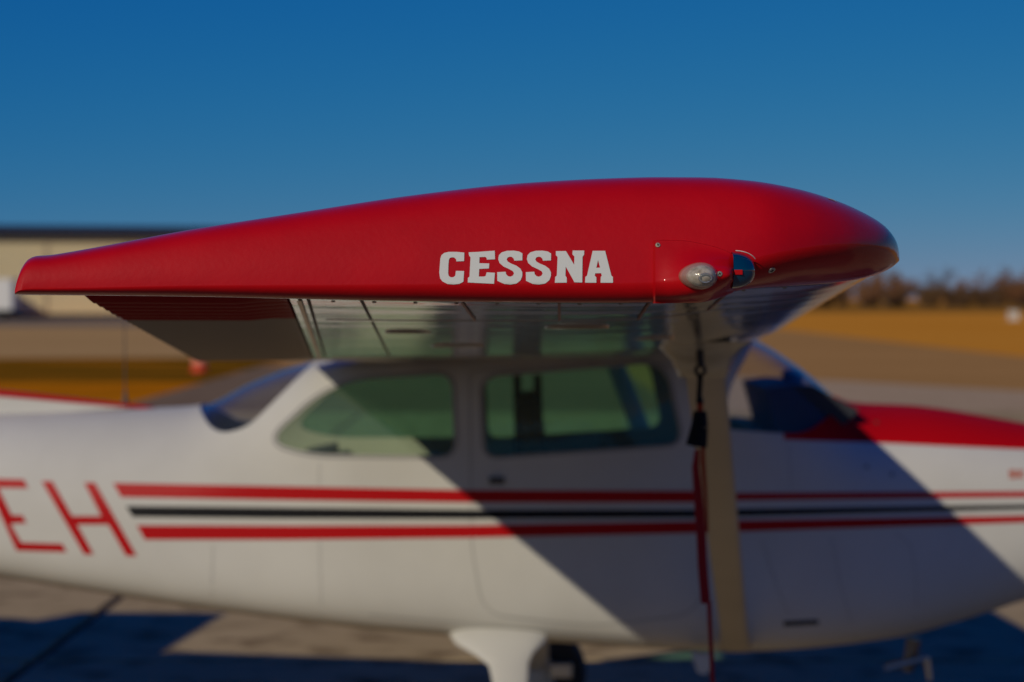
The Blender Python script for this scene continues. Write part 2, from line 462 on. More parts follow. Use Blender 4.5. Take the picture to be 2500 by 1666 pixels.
def decal(name, polys, bvh, off, m, parent, step=(40, 12), thick=0.0):
    """flat marking: polygons in photograph pixels [(outer, hole...), ...] laid on a surface"""
    bm = bmesh.new()
    for rings in polys:
        if isinstance(rings[0][0], (int, float)): rings = [rings]
        flat = [p for r in rings for p in r]
        tris = tessellate_polygon([[Vector((p[0], p[1], 0)) for p in r] for r in rings])
        vs_ = [bm.verts.new((p[0], p[1], 0)) for p in flat]
        for t in tris:
            try: bm.faces.new([vs_[i] for i in t])
            except ValueError: pass
    x0 = min(v.co.x for v in bm.verts); x1 = max(v.co.x for v in bm.verts); y0 = min(v.co.y for v in bm.verts); y1 = max(v.co.y for v in bm.verts)
    k = x0 + step[0]
    while k < x1:
        bmesh.ops.bisect_plane(bm, geom=bm.verts[:]+bm.edges[:]+bm.faces[:], plane_co=(k, 0, 0), plane_no=(1, 0, 0), dist=1e-4); k += step[0]
    k = y0 + step[1]
    while k < y1:
        bmesh.ops.bisect_plane(bm, geom=bm.verts[:]+bm.edges[:]+bm.faces[:], plane_co=(0, k, 0), plane_no=(0, 1, 0), dist=1e-4); k += step[1]
    bad = []
    for v in bm.verts:
        q = on(bvh, v.co.x, v.co.y, off)
        if q is None: bad.append(v)
        else: v.co = q
    if bad: bmesh.ops.delete(bm, geom=bad, context='VERTS')
    bmesh.ops.recalc_face_normals(bm, faces=bm.faces)
    s = sum((fc.normal.y for fc in bm.faces))
    if s > 0: bmesh.ops.reverse_faces(bm, faces=bm.faces)
    return P(name, bm, m, parent, sm=60)

# the lettering
def Z(pts, dx=0): return [(1040 + (x+dx)/4.706, 590 + y/4.706) for x, y in pts]
L_C = [(440,130),(438,228),(350,232),(345,205),(325,188),(298,184),(275,192),(264,212),(258,260),(255,370),(262,398),(280,412),(300,415),(322,410),(338,392),(343,340),(438,342),(430,465),(385,485),(320,493),(250,488),(190,462),(162,425),(153,360),(165,200),(178,160),(210,134),(260,122),(350,122)]
L_E = [(490,127),(600,122),(790,108),(793,207),(700,212),(696,190),(680,180),(615,183),(613,252),(727,255),(723,313),(612,318),(607,405),(660,407),(685,400),(697,357),(792,362),(782,485),(640,478),(480,473),(482,422),(500,408),(512,185),(495,165)]
L_S = [(1108,140),(1107,220),(1015,224),(1008,200),(990,182),(965,177),(938,187),(927,208),(938,232),(975,255),(1040,282),(1085,315),(1107,358),(1106,400),(1088,447),(1040,482),(970,494),(900,487),(820,455),(818,355),(915,350),(920,378),(940,400),(967,408),(997,396),(1012,370),(1000,345),(960,322),(890,290),(845,250),(830,205),(838,160),(870,128),(930,110),(1010,108),(1070,118)]
L_N = [(1492,113),(1608,113),(1702,270),(1705,175),(1682,150),(1685,107),(1818,107),(1816,155),(1798,180),(1795,470),(1705,468),(1605,290),(1602,398),(1617,418),(1617,472),(1480,473),(1485,410),(1503,395),(1512,180),(1492,160)]
L_A = [(1915,110),(2058,110),(2130,395),(2147,410),(2148,473),(2005,473),(2008,412),(2020,395),(2012,367),(1945,368),(1938,395),(1957,415),(1957,473),(1827,472),(1830,412),(1850,395)]
L_A2 = [(1977,215),(1957,305),(2000,303)]
for g in (Z(L_C), Z(L_E), Z(L_S), Z(L_S, 329), Z(L_N)):
    decal('letter', [g], TIP, .0009, M['vinyl'], tip, (30, 10))
decal('letter', [[Z(L_A), Z(L_A2)]], TIP, .0009, M['vinyl'], tip, (30, 10))

chip = mat('primer_chip', (.62, .48, .36), .6)
decal('paint_chip', [[(2020, 484), (2034, 488), (2047, 496), (2036, 491), (2024, 487)]], TIP, .0006, chip, tip, (6, 6))
decal('paint_chip', [[(34.5, 714), (39, 712), (40, 719), (36, 719.5)]], TIP, .0006, chip, tip, (6, 6))
# light fairing: a blister that grows towards its open front end
def tip_surf(px, py):
    q = on(TIP, px, py, 0)
    return q
FX0, FX1 = 1600.0, 1790.0
def f_top(px): return table([(1600, 588), (1660, 589), (1720, 598), (1760, 609), (1790, 622)], px)
def f_bot(px): return table([(1600, 741), (1700, 740), (1750, 730), (1790, 715)], px)
nu, nv = 34, 30
fv = []
for i in range(nu + 1):
    u = i/nu; px = lerp(FX0, FX1, u)
    ring = []
    t0, b0 = f_top(px), f_bot(px)
    for j in range(nv + 1):
        w_ = j/nv
        py = lerp(t0, b0, w_)
        base = tip_surf(px, min(py, table(BOT_PX, px) - 5))
        if base is None: base = W(px, py, .02)
        zz = CZ - (py - HY) * (base.y - CY) / F
        h = .0085 + .050*smooth(u*1.05)*(math.sin(PI*clamp(w_*.5+.02)))**.8 * smooth(w_/.50)
        h *= 1.0 - .55*smooth((u-.55)/.45)*smooth((w_-.55)/.45)
        h *= 1.0 if w_ < .86 else lerp(1, .45, ((w_-.86)/.14)**2)
        # front rounds over
        h *= 1.0 if u < .93 else lerp(1.0, .80, ((u-.93)/.07)**2)
        ring.append(Vector((px2x(px, base.y - h), base.y - h, zz if w_ > .7 else base.z)))
    fv.append(ring)
bm = bmesh.new()
grid = [[bm.verts.new(p) for p in r] for r in fv]
for i in range(nu):
    for j in range(nv):
        bm.faces.new((grid[i][j], grid[i+1][j], grid[i+1][j+1], grid[i][j+1]))
# skirt back into the tip on all sides
border = [grid[i][0] for i in range(nu+1)] + [grid[nu][j] for j in range(1, nv+1)] + [grid[i][nv] for i in range(nu-1, -1, -1)] + [grid[0][j] for j in range(nv-1, 0, -1)]
left_set = set(grid[0]); top_set = set(grid[i][0] for i in range(nu+1))
back = [bm.verts.new(v.co + (Vector((-.0034, .0105, 0)) if v in left_set else Vector((0, .012, .0016)) if v in top_set else Vector((0, .05 if v.co.z > zb(v.co.x)+.02 else .03, 0)))) for v in border]
nb = len(border)
for k in range(nb): bm.faces.new((border[k], border[(k+1) % nb], back[(k+1) % nb], back[k]))
bmesh.ops.recalc_face_normals(bm, faces=bm.faces)
fair = P('light_fairing', bm, M['tip_red'], tip, sm=45)

def dome(c, rx, ry, rz, n=24, m=12, teardrop=0.0, half=True):
    """half ellipsoid bulging towards -y"""
    bm = bmesh.new(); rings = []
    for i in range(m+1):
        t = PI/2*i/m
        r, h = math.cos(t), math.sin(t)
        if i == m: rings.append([bm.verts.new(c + Vector((0, -ry, 0)))]); break
        ring = []
        for k in range(n):
            a = 2*PI*k/n
            xx = math.cos(a); zz = math.sin(a)
            if xx < 0: xx = xx*(1+teardrop); zz = zz*(1 - .35*teardrop*abs(math.cos(a))**1.5)
            ring.append(bm.verts.new(c + Vector((xx*rx*r, -ry*h, zz*rz*r))))
        rings.append(ring)
    for i in range(m-1):
        for k in range(n): bm.faces.new((rings[i][k], rings[i][(k+1) % n], rings[i+1][(k+1) % n], rings[i+1][k]))
    for k in range(n): bm.faces.new((rings[m-1][k], rings[m-1][(k+1) % n], rings[m][0]))
    bmesh.ops.recalc_face_normals(bm, faces=bm.faces)
    return bm
FAIR = BVHTree.FromPolygons([v.co[:] for v in fair.data.vertices], [tuple(p.vertices) for p in fair.data.polygons])
# strobe: clear teardrop dome over a pale reflector and a small coiled tube
c = on(FAIR, 1712, 674, 0.0) + Vector((0, -.003, 0))
M['strobe_glass'] = glass('strobe_glass', (.90, .86, .82), rough=.06, dust=.13)
M['strobe_cup'] = mat('strobe_cup', (.66, .62, .55), .25, coat=.8, vcol=(.26, .20, .12), vscale=120)
M['strobe_rim'] = mat('strobe_rim', (.38, .13, .09), .3, coat=.6)  # red-brown put in for the red refracted at the lens edge
P('strobe_rim', dome(c + Vector((0, .012, 0)), .0222, .018, .0178, teardrop=.30), M['strobe_rim'], tip, 60)
P('strobe_reflector', dome(c + Vector((.0014, .001, 0)), .0180, .020, .0148, teardrop=.2), M['strobe_cup'], tip, 60)
bm = bmesh.new()
cc = c + Vector((.003, -.0205, -.003))
add_tube(bm, [cc + Vector((.008*math.cos(t), -.0008*t/6, .0055*math.sin(t))) for t in [k*.45 for k in range(30)]], .0013, 6)
P('strobe_tube', bm, M['metal'], tip, 60)
P('strobe_lens', dome(c, .0212, .026, .0172, teardrop=.3), M['strobe_glass'], tip, 60)
# navigation light: deep blue-green glass nose set in the fairing's open end
nav = mat('blue_green_glass', (.0, .035, .075), .06, coat=1.0, coat_rough=.03)
base = tip_surf(1795, 660)
bm = bmesh.new(); rings = []
cn = Vector((px2x(1788, base.y - .012), base.y - .001, py2z(660, base.y - .012)))
n, m_ = 28, 14
for i in range(m_+1):
    t = PI/2*i/m_
    r, h = math.cos(t)**.8 if i < m_ else 0.0, math.sin(t)
    if i == m_: rings.append([bm.verts.new(cn + Vector((.0305, -.004, 0)))]); break
    rings.append([bm.verts.new(cn + Vector((.0305*h, -.004 + .0245*r*math.cos(2*PI*k/n), .0238*r*math.sin(2*PI*k/n)))) for k in range(n)])
for i in range(m_-1):
    for k in range(n): bm.faces.new((rings[i][k], rings[i][(k+1) % n], rings[i+1][(k+1) % n], rings[i+1][k]))
for k in range(n): bm.faces.new((rings[m_-1][k], rings[m_-1][(k+1) % n], rings[m_][0]))
bmesh.ops.recalc_face_normals(bm, faces=bm.faces)
P('navigation_light', bm, nav, tip, 60)
# pale sealing ring over the lens, red retaining tab, screws
bm = bmesh.new()
add_tube(bm, [cn + Vector((.0308*math.sin(t)+.0012, -.004 - .0245*math.cos(t)*.72, .0238*math.cos(t)*.70 + .0086)) for t in [PI*.02 + PI*.36*k/14 for k in range(15)]], .0006, 6)
P('sealing_ring', bm, mat('pale_sealant', (.75, .68, .58), .5), tip, 60)
bm = bmesh.new(); add_box(bm, cn + Vector((.006, -.0275, -.003)), (.011, .004, .0065)); bevelled(bm, .0008, 2)
P('retaining_tab', bm, M['red'], tip)
def screw(px, py, bvh, r, m, par):
    q = on(bvh, px, py, 0.0)
    n_ = (on(bvh, px, py, .01) - q).normalized()
    mt = Matrix.Translation(q) @ n_.to_track_quat('Z', 'Y').to_matrix().to_4x4()
    bm = bmesh.new()
    add_lathe(bm, [(r, -.001), (r, .0008), (r*.85, .0013), (r*.3, .0014)], mt, 18)
    o = P('screw', bm, m, par, 40)
    bm = bmesh.new()
    for a in (.5, .5+PI/2):
        add_box(bm, mt @ Vector((0, 0, .0013)), (r*1.1, r*.28, .0006), (mt.to_3x3().normalized() @ Matrix.Rotation(a, 3, 'Z')))
    bmesh.ops.remove_doubles(bm, verts=bm.verts, dist=1e-7)
    P('screw_slot', bm, M['dark'], tip)
    return o
screw(1606, 599, FAIR, .0034, M['brass'], tip)
screw(1757, 669, FAIR, .0036, M['brass'], tip)
screw(1884, 660, TIP, .0050, M['metal'], tip)

# ------------------------------------------------------------------ aircraft: wing
def naca(u, t=.12, mc=.02, pc=.4):
    u = clamp(u, 0, 1)
    yt = 5*t*(.2969*math.sqrt(u) - .126*u - .3516*u*u + .2843*u**3 - .1015*u**4)
    yc = mc/pc**2*(2*pc*u-u*u) if u < pc else mc/(1-pc)**2*((1-2*pc)+2*pc*u-u*u)
    return yc+yt, yc-yt
YR = 5.0
STN = {  # y: LE x, LE z, TE x, TE z (chord line)
    'mid': (2.5, .70, 1.858, -.79, 1.752),
    'root': (5.02, .905, 1.772, -.775, 1.680)}
def sec_naca(s, u):
    y, xl, zl, xt, zt_ = s
    c = xl - xt
    up, lo = naca(u)
    z0 = lerp(zl, zt_, u)
    return lerp(xl, xt, u), z0 + up*c, z0 + lo*c
XT_TE = -.632
def sec_tip(u):
    x = lerp(XN, XT_TE, u)
    xx = min(x, XN - .0008)
    return x, zt(xx) - .001, zb(xx) + .003
def wing_at(y, u):
    """x, upper z, lower z of the right wing at depth y and chord fraction u"""
    if y <= YIN: a = b = sec_tip(u); t = 0
    elif y < 2.5: a = sec_tip(u); b = sec_naca(STN['mid'], u); t = (y-YIN)/(2.5-YIN)
    else: a = sec_naca(STN['mid'], u); b = sec_naca(STN['root'], u); t = (y-2.5)/(5.02-2.5)
    return tuple(lerp(p, q, t) for p, q in zip(a, b))
def u_of_x(y, x):
    x0 = wing_at(y, 0)[0]; x1 = wing_at(y, 1)[0]
    return (x - x0)/(x1 - x0)
def hinge_x(y):
    return lerp(-.33, -.495, (y-YIN)/(2.5-YIN)) if y < 2.5 else lerp(-.40, -.36, (y-2.5)/2.5)

def wing_ring(y, u_end, mir=False):
    n = 26; ring = []
    us = [u_end*(1-math.cos(PI/2*k/n)) for k in range(n+1)]
    for u in reversed(us): x, zu, zl = wing_at(y, u); ring.append(Vector((x, y, zu)))
    for u in us[1:]: x, zu, zl = wing_at(y, u); ring.append(Vector((x, y, zl)))
    return ring
def mirror(me):
    """copy of a mesh reflected across the aircraft's centre plane y = 5.5"""
    m2 = me.copy()
    for v in m2.vertices: v.co.y = 11.0 - v.co.y
    m2.flip_normals()
    return m2
def wing_mesh():
    ys = [YIN - .002] + [lerp(YIN, 2.499, k/14) for k in range(1, 15)] + [2.501] + [lerp(2.5, 5.02, k/8) for k in range(1, 9)] + [5.497]
    rings = []
    for y in ys:
        yy = min(y, 5.02)
        r = wing_ring(yy, u_of_x(yy, hinge_x(max(yy, YIN))+.002))
        for p in r: p.y = y
        rings.append(r)
    v, f = loft(rings); return from_pydata('wing', v, f)
wing_me = wing_mesh()
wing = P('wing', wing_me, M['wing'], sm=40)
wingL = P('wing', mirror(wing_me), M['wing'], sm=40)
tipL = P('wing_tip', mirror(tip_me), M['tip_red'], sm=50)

def control_mesh(y0, y1, pitch, amp):
    """corrugated control surface behind the hinge line"""
    n = int((y1-y0)/pitch*8); rings = []
    for k in range(n+1):
        y = lerp(y0, y1, k/n); ph = math.sin(2*PI*(y-y0)/pitch)
        w_ = amp*(1 if ph > 0 else -1)*abs(ph)**.5
        uh = u_of_x(y, hinge_x(y) - .003)
        up, lo = [], []
        for i in range(9):
            u = lerp(uh, 1.0, i/8)
            x, zu, zl = wing_at(y, u)
            fade = smooth(i/2.0) 
            th = max(zu - zl, .004)
            if y < 2.5:   # taper towards a thin trailing edge
                xt_, ztu, ztl = wing_at(y, 1.0)
                hx, hzu, hzl = wing_at(y, uh)
                zl = lerp(hzl, ztl - .002, i/8); zu = lerp(hzu, ztl + .008, i/8)
            up.append(Vector((x, y, zu + w_*fade*.6))); lo.append(Vector((x - (w_*1.1 if i == 8 else 0), y, zl + w_*fade)))
        rings.append(list(reversed(up)) + lo)
    v, f = loft(rings); return from_pydata('control', v, f)
M['aileron'] = aileron_shaded_paint(.89 - 5.5 + 5.5)
ail_me = control_mesh(YIN + .018, 2.49, .082, .0075)
flap_me = control_mesh(2.512, 5.12, .082, .0060)
ail = P('aileron', ail_me, M['aileron'], wing, 30)
flap = P('flap', flap_me, M['white'], wing, 30)
P('aileron', mirror(ail_me), M['white'], wingL, 30); P('flap', mirror(flap_me), M['white'], wingL, 30)

# underside detail: rows of screws, rivet lines, seams, inspection covers
def under(x, y, off=.0):
    return Vector((x, y, wing_at(y, u_of_x(y, x))[2] - off))
bm = bmesh.new()
def stud(p, r=.004, h=.0025): add_lathe(bm, [(r, .001), (r, -h*.5), (r*.6, -h)], Matrix.Translation(p), 8)
k = -.27
while k < .46:
    stud(under(k, .43), .0034, .0015); k += .062
for s in range(60):
    y = lerp(.40, 2.4, (s/59)**1.25); stud(under(lerp(-.225, -.30, (y-.4)/2), y), .003, .0012)
    stud(under(hinge_x(y)+.03, y), .003, .0012)
P('rivets', bm, mat('rivet_grey', (.27, .24, .19), .6), wing)['kind'] = 'stuff'
def strip(bm, pts, w, off):
    prev = None
    for i, (x, y) in enumerate(pts):
        a = bm.verts.new(under(x - w/2, y, off)); b = bm.verts.new(under(x + w/2, y, off))
        if prev: bm.faces.new((prev[0], prev[1], b, a))
        prev = (a, b)
dull_red = mat('dull_red_line', (.16, .006, .006), .5)
for x0 in (-.075, .07, .205, .325):  # thin dull red strips along the outer underside
    bm = bmesh.new()
    strip(bm, [(x0 + .012*t, lerp(.38, .88, t)) for t in [k/10 for k in range(11)]], .0045, .0022)
    bmesh.ops.recalc_face_normals(bm, faces=bm.faces)
    P('red_underside_line', bm, dull_red, wing)
bm = bmesh.new()
strip(bm, [(hinge_x(y_) + .016, y_) for y_ in [lerp(.40, 2.48, k/24) for k in range(25)]], .007, .003)
bmesh.ops.recalc_face_normals(bm, faces=bm.faces)
P('sunlit_lip_strip', bm, mat('sunlit_lip_tone', (.62, .52, .38), .4, metal=.7), wing)  # pale strip added for the sunlit skin lip along the aileron gap
for (ya, yb) in ((.90, .925), (2.44, 2.47)):
    bm = bmesh.new(); prev = None
    n = 22; x0 = hinge_x(ya) + .05; x1 = .42
    for k in range(n+1):
        x = lerp(x0, x1, k/n)
        ring = [bm.verts.new(under(x, ya, 0.0)), bm.verts.new(under(x, ya, .0012)), bm.verts.new(under(x, yb, .0012)), bm.verts.new(under(x, yb, 0.0))]
        if prev:
            for q in range(3): bm.faces.new((prev[q], prev[q+1], ring[q+1], ring[q]))
        prev = ring
    bmesh.ops.recalc_face_normals(bm, faces=bm.faces)
    P('lap_strip', bm, M['wing'], wing)
for (x, y, r) in ((.12, 1.15, .06), (-.12, 1.9, .06), (.3, 1.8, .05), (-.2, 1.3, .045)):
    bm = bmesh.new(); q = under(x, y)
    add_lathe(bm, [(r, .01), (r, -.0012), (r*.95, -.002), (r*.2, -.0022)], Matrix.Translation(q), 28)
    P('inspection_cover', bm, M['wing'], wing, 40)

# ------------------------------------------------------------------ aircraft: fuselage
ZBOT = [(-5.3, 1.27), (-4.4, 1.15), (-3.0, .965), (-1.885, .812), (-1.07, .70), (-.377, .628), (.2, .592), (.55, .568), (.9, .558), (1.448, .60), (1.66, .648), (1.885, .712), (2.3, .86), (2.55, .98), (2.62, 1.05)]
ZTOP = [(-5.3, 1.40), (-4.4, 1.405), (-3.0, 1.425), (-1.885, 1.452), (-1.40, 1.470), (-1.24, 1.478), (-1.0, 1.585), (-.80, 1.655), (-.60, 1.695), (-.3, 1.74), (.3, 1.80), (.80, 1.79), (.94, 1.745), (1.12, 1.635), (1.31, 1.495), (1.40, 1.485), (1.55, 1.48), (1.9, 1.43), (2.3, 1.34), (2.55, 1.22), (2.62, 1.12)]
HWID = [(-5.3, .03), (-4.4, .10), (-3.0, .235), (-1.885, .355), (-1.07, .45), (-.5, .505), (.2, .52), (.9, .515), (1.4, .49), (1.885, .44), (2.3, .37), (2.55, .26), (2.62, .12)]
NUP = [(-5.3, 2.0), (-1.8, 2.1), (-1.3, 2.2), (-1.0, 2.9), (-.75, 4.2), (-.4, 5.2), (.7, 5.0), (1.0, 3.4), (1.35, 2.5), (2.62, 2.2)]
NLO = [(-5.3, 2.0), (-3.0, 2.6), (-1.5, 4.0), (0, 5.0), (1.2, 4.5), (1.8, 3.4), (2.62, 2.2)]
def body_ring(x, off, n=72):
    zb_, zt_, w = table(ZBOT, x) - off, table(ZTOP, x) + off, max(table(HWID, x) + off, .006)
    zc = zb_ + .44*(zt_-zb_) if x < -1.3 else lerp(zb_ + .44*(zt_-zb_), 1.10, smooth((x+1.3)/.8))
    if x > 2.0: zc = lerp(1.10, (zb_+zt_)/2, smooth((x-2.0)/.5))
    nu_, nl_ = table(NUP, x), table(NLO, x)
    ring = []
    for k in range(n):
        a = 2*PI*k/n; c, s = math.cos(a), math.sin(a)
        if s >= 0: e = 2/nu_; hh = zt_-zc
        else: e = 2/nl_; hh = zc-zb_
        yy = w*math.copysign(abs(c)**e, c); zz = zc + hh*math.copysign(abs(s)**e, s)
        ring.append(Vector((x, 5.5 - yy, zz)))
    return ring
BX = []
x = -5.3
while x < 2.62:
    BX.append(x); x += .16 if x < -2 else (.05 if x < 1.6 else .07)
BX.append(2.62)
def body_geo(off, shrink_ends):
    xs_ = [x for x in BX]
    xs_[0] += shrink_ends; xs_[-1] -= shrink_ends
    xs_ = [x for i, x in enumerate(xs_) if i in (0, len(xs_)-1) or xs_[0] < x < xs_[-1]]
    return loft([body_ring(x, off) for x in xs_])
def body_shell(o1, o2):
    v1, f1 = body_geo(o1, -o1*.5); v2, f2 = body_geo(o2, -o2*1.2 + .01)
    m1 = from_pydata('a', v1, f1); m2 = from_pydata('b', v2, f2); m2.flip_normals()
    bm = bmesh.new(); bm.from_mesh(m1)
    for fc in bm.faces: fc.material_index = 0
    n0 = len(bm.faces)
    bm.from_mesh(m2); bm.faces.ensure_lookup_table()
    for fc in bm.faces[n0:]: fc.material_index = 1
    me = bpy.data.meshes.new('shell'); bm.to_mesh(me); bm.free()
    me.materials.append(M['body']); me.materials.append(M['interior'])
    return me
def side(pts, y=5.02): return [(px2x(a, y), py2z(b, y)) for a, b in pts]
POLY_DOORWIN = rounded(side([(1178, 922), (1622, 886), (1663, 1082), (1186, 1114)]), [.07, .09, .06, .05], 8)
POLY_REARWIN = rounded(side([(652, 1080), (812, 932), (1102, 914), (1110, 1112), (760, 1110)]), [.16, .16, .06, .06, .22], 10)
POLY_SHIELD = rounded(side([(1770, 1048), (1776, 950), (1850, 835), (1885, 770), (2250, 770), (2085, 985), (1962, 1062), (1880, 1056)]), [.03, .12, 0, 0, 0, .05, .10, .05], 8)
POLY_BACKLT = rounded(side([(444, 1000), (520, 1068), (600, 1046), (690, 955), (762, 880), (720, 800), (300, 900)]), [.0, .06, .05, .1, 0, 0, 0], 6)
body = boolean(body_shell(0.0, -.028), [('DIFFERENCE', prism(POLY_DOORWIN, 4.0, 7.0)), ('DIFFERENCE', prism(POLY_REARWIN, 4.0, 7.0)), ('DIFFERENCE', prism(POLY_SHIELD, 4.0, 7.0)), ('DIFFERENCE', prism(POLY_BACKLT, 4.0, 7.0))])
fus = P('fuselage', body, [M['body'], M['interior']], sm=35)
vv, ff = body_geo(0.0, 0)
BODY = BVHTree.FromPolygons([Vector(p) for p in vv], ff)
# glazing
for nm, poly, y0, y1, m in (('side_window', POLY_REARWIN, 4.0, 5.5, 'side_glass'), ('side_window', POLY_REARWIN, 5.5, 7.0, 'side_glass_far'),
                            ('door_window', POLY_DOORWIN, 5.5, 7.0, 'side_glass_far'), ('door_window', POLY_DOORWIN, 4.0, 5.5, 'side_glass'),
                            ('windshield', POLY_SHIELD, 4.0, 7.0, 'clear_glass'), ('rear_window', POLY_BACKLT, 4.0, 7.0, 'clear_glass')):
    v1, f1 = body_geo(-.008, 0)
    me = from_pydata('g', v1, f1)
    v2, f2 = body_geo(-.0115, .02)
    m2 = from_pydata('h', v2, f2)
    pane = boolean(me, [('INTERSECT', prism(poly, y0, y1)), ('DIFFERENCE', m2)])
    if m.startswith('side_glass'):
        import numpy as np
        A = np.array([(v.co.x, v.co.z, 1.0) for v in pane.vertices]); b_ = np.array([v.co.y for v in pane.vertices])
        co = np.linalg.lstsq(A, b_, rcond=None)[0]
        sg = 1 if y0 > 5 else -1
        for v in pane.vertices: v.co.y = lerp(v.co.y, co[0]*v.co.x + co[1]*v.co.z + co[2], .8) - sg*.004
    P(nm, pane, M[m], fus, 40)
# rubber lines round the side windows, door seam
def ring_px(poly, y=5.02): return [(HX + x*F/(y-CY), HY - (z-CZ)*F/(y-CY)) for x, z in poly]
def offset_poly(poly, d):
    n = len(poly); out = []
    cx = sum(p[0] for p in poly)/n; cy = sum(p[1] for p in poly)/n
    for i in range(n):
        a, b, c_ = Vector(poly[i-1]), Vector(poly[i]), Vector(poly[(i+1) % n])
        t = (c_-a); nn = Vector((t.y, -t.x)).normalized() if t.length > 1e-9 else Vector((0, 0))
        if nn.dot(b - Vector((cx, cy))) < 0: nn = -nn
        out.append(tuple(b + nn*d))
    return out
def loop_decal(name, poly, w, off, m, parent):
    a, b = offset_poly(poly, w/2), offset_poly(poly, -w/2)
    bm = bmesh.new(); n = len(poly)
    va, vb = [], []
    for i in range(n):
        pa, pb = on(BODY, *a[i], off), on(BODY, *b[i], off)
        va.append(bm.verts.new(pa)); vb.append(bm.verts.new(pb))
    for i in range(n):
        bm.faces.new((va[i], va[(i+1) % n], vb[(i+1) % n], vb[i]))
    bmesh.ops.recalc_face_normals(bm, faces=bm.faces)
    return P(name, bm, m, parent)
def densify(poly, step=14):
    out = []
    for i in range(len(poly)):
        a, b = Vector(poly[i]), Vector(poly[(i+1) % len(poly)]); k = max(1, int((b-a).length/step))
        for j in range(k): out.append(tuple(a.lerp(b, j/k)))
    return out
grey = mat('grey_rubber_seal', (.30, .29, .27), .7)
loop_decal('window_seal', densify(offset_poly(ring_px(POLY_DOORWIN), 6)), 7, .002, grey, fus)
loop_decal('window_seal', densify(offset_poly(ring_px(POLY_REARWIN), 6)), 7, .002, grey, fus)
DOOR = rounded([(1148, 908), (1560, 872), (1672, 905), (1716, 1110), (1745, 1330), (1700, 1500), (1450, 1528), (1180, 1500), (1150, 1330)], [14, 40, 60, 60, 60, 60, 60, 60, 60], 6)
loop_decal('door_seam', densify(DOOR), 3.5, .0012, mat('door_gap', (.38, .37, .34), .7), fus)
# stripes and registration on the side
decal('stripe', [[(276, 1180), (700, 1188), (1140, 1197), (1690, 1199), (1690, 1227), (1140, 1227), (700, 1221), (296, 1214)]], BODY, .0016, M['red'], fus, (60, 12))
decal('stripe', [[(1690, 1199), (1800, 1204), (2740, 1199), (2740, 1211), (1800, 1222), (1690, 1227)]], BODY, .0016, M['red'], fus, (60, 12))
decal('stripe', [[(308, 1236), (700, 1240), (1150, 1245), (1690, 1245), (2740, 1229), (2740, 1237), (1690, 1264), (1150, 1267), (700, 1266), (324, 1262)]], BODY, .0016, M['black'], fus, (60, 12))
decal('stripe', [[(334, 1283), (700, 1284), (1150, 1283), (1690, 1273), (2740, 1255), (2740, 1268), (1690, 1302), (1150, 1313), (700, 1318), (354, 1318)]], BODY, .0016, M['red'], fus, (60, 12))
def Q(pts): return [(x/1.921, 850 + y/1.921) for x, y in pts]
decal('registration_letter', [Q([(195, 625), (245, 625), (338, 788), (475, 788), (395, 632), (445, 632), (642, 975), (592, 975), (508, 828), (362, 828), (440, 968), (395, 968)])], BODY, .0016, M['red'], fus, (40, 14))
decal('registration_letter', [Q([(-75, 612), (112, 617), (133, 658), (-8, 656), (55, 784), (105, 785), (126, 822), (78, 822), (50, 826), (100, 912), (292, 918), (314, 957), (78, 950)])], BODY, .0016, M['red'], fus, (40, 14))
orange = mat('orange_lettering', (.45, .06, .01), .5)
def K6(pts): return [(1600 + x/2.613, 750 + y/2.613) for x, y in pts]
decal('emblem_letter', [K6([(2300,1040),(2302,1054),(2272,1054),(2270,1062),(2298,1064),(2302,1072),(2300,1094),(2256,1094),(2254,1082),(2286,1082),(2286,1076),(2258,1074),(2254,1066),(2258,1040)])], BODY, .0016, orange, fus, (40, 14))
decal('emblem_letter', [K6([(2310,1040),(2324,1040),(2324,1060),(2340,1040),(2356,1040),(2334,1066),(2358,1094),(2342,1094),(2324,1074),(2324,1094),(2310,1094)])], BODY, .0016, orange, fus, (40, 14))
# small fittings: door handle, cowl vent, panel seams, step bracket
bm = bmesh.new(); q = on(BODY, 1213, 1174, .004)
add_box(bm, q, (.055, .022, .026)); bevelled(bm, .006, 2); P('door_handle', bm, mat('dull_handle', (.10, .09, .08), .45, metal=.6), fus)
decal('cowl_vent', [[(1912, 1517), (1998, 1513), (1999, 1524), (1914, 1529)]], BODY, .002, M['dark'], fus)
def seam(pts, w=2.2):
    pts = [Vector(p) for p in pts]; poly = []
    L, R_ = [], []
    for i, p in enumerate(pts):
        t = (pts[min(i+1, len(pts)-1)] - pts[max(0, i-1)]).normalized(); nn = Vector((-t.y, t.x))
        L.append(tuple(p + nn*w/2)); R_.append(tuple(p - nn*w/2))
    decal('panel_seam', [L + R_[::-1]], BODY, .0014, mat_seam, fus, (30, 30))
mat_seam = mat('panel_seam', (.40, .39, .36), .6)
for s_ in ([(2185, 1300), (2222, 1330), (2236, 1400), (2238, 1560)], [(1925, 1085), (1932, 1195)], [(780, 1320), (786, 1525)], [(520, 1330), (516, 1495)], [(780, 1130), (779, 1185)],
           [(2030, 1310), (2050, 1420), (2090, 1560)], [(1860, 1320), (1900, 1440), (1925, 1500)], [(900, 1500), (1560, 1560)]):
    seam(s_)
fast = mat('fastener_grey', (.20, .19, .18), .6)
for px, py in ((2115, 1140), (2140, 1033), (2178, 1158)):
    bm = bmesh.new(); q = on(BODY, px, py, 0)
    add_lathe(bm, [(.008, -.004), (.008, .002), (.004, .003)], Matrix.Translation(q) @ Matrix.Rotation(PI/2, 4, 'X'), 16)
    P('camloc_fastener', bm, M['dark'] if py < 1100 else fast, fus, 40)
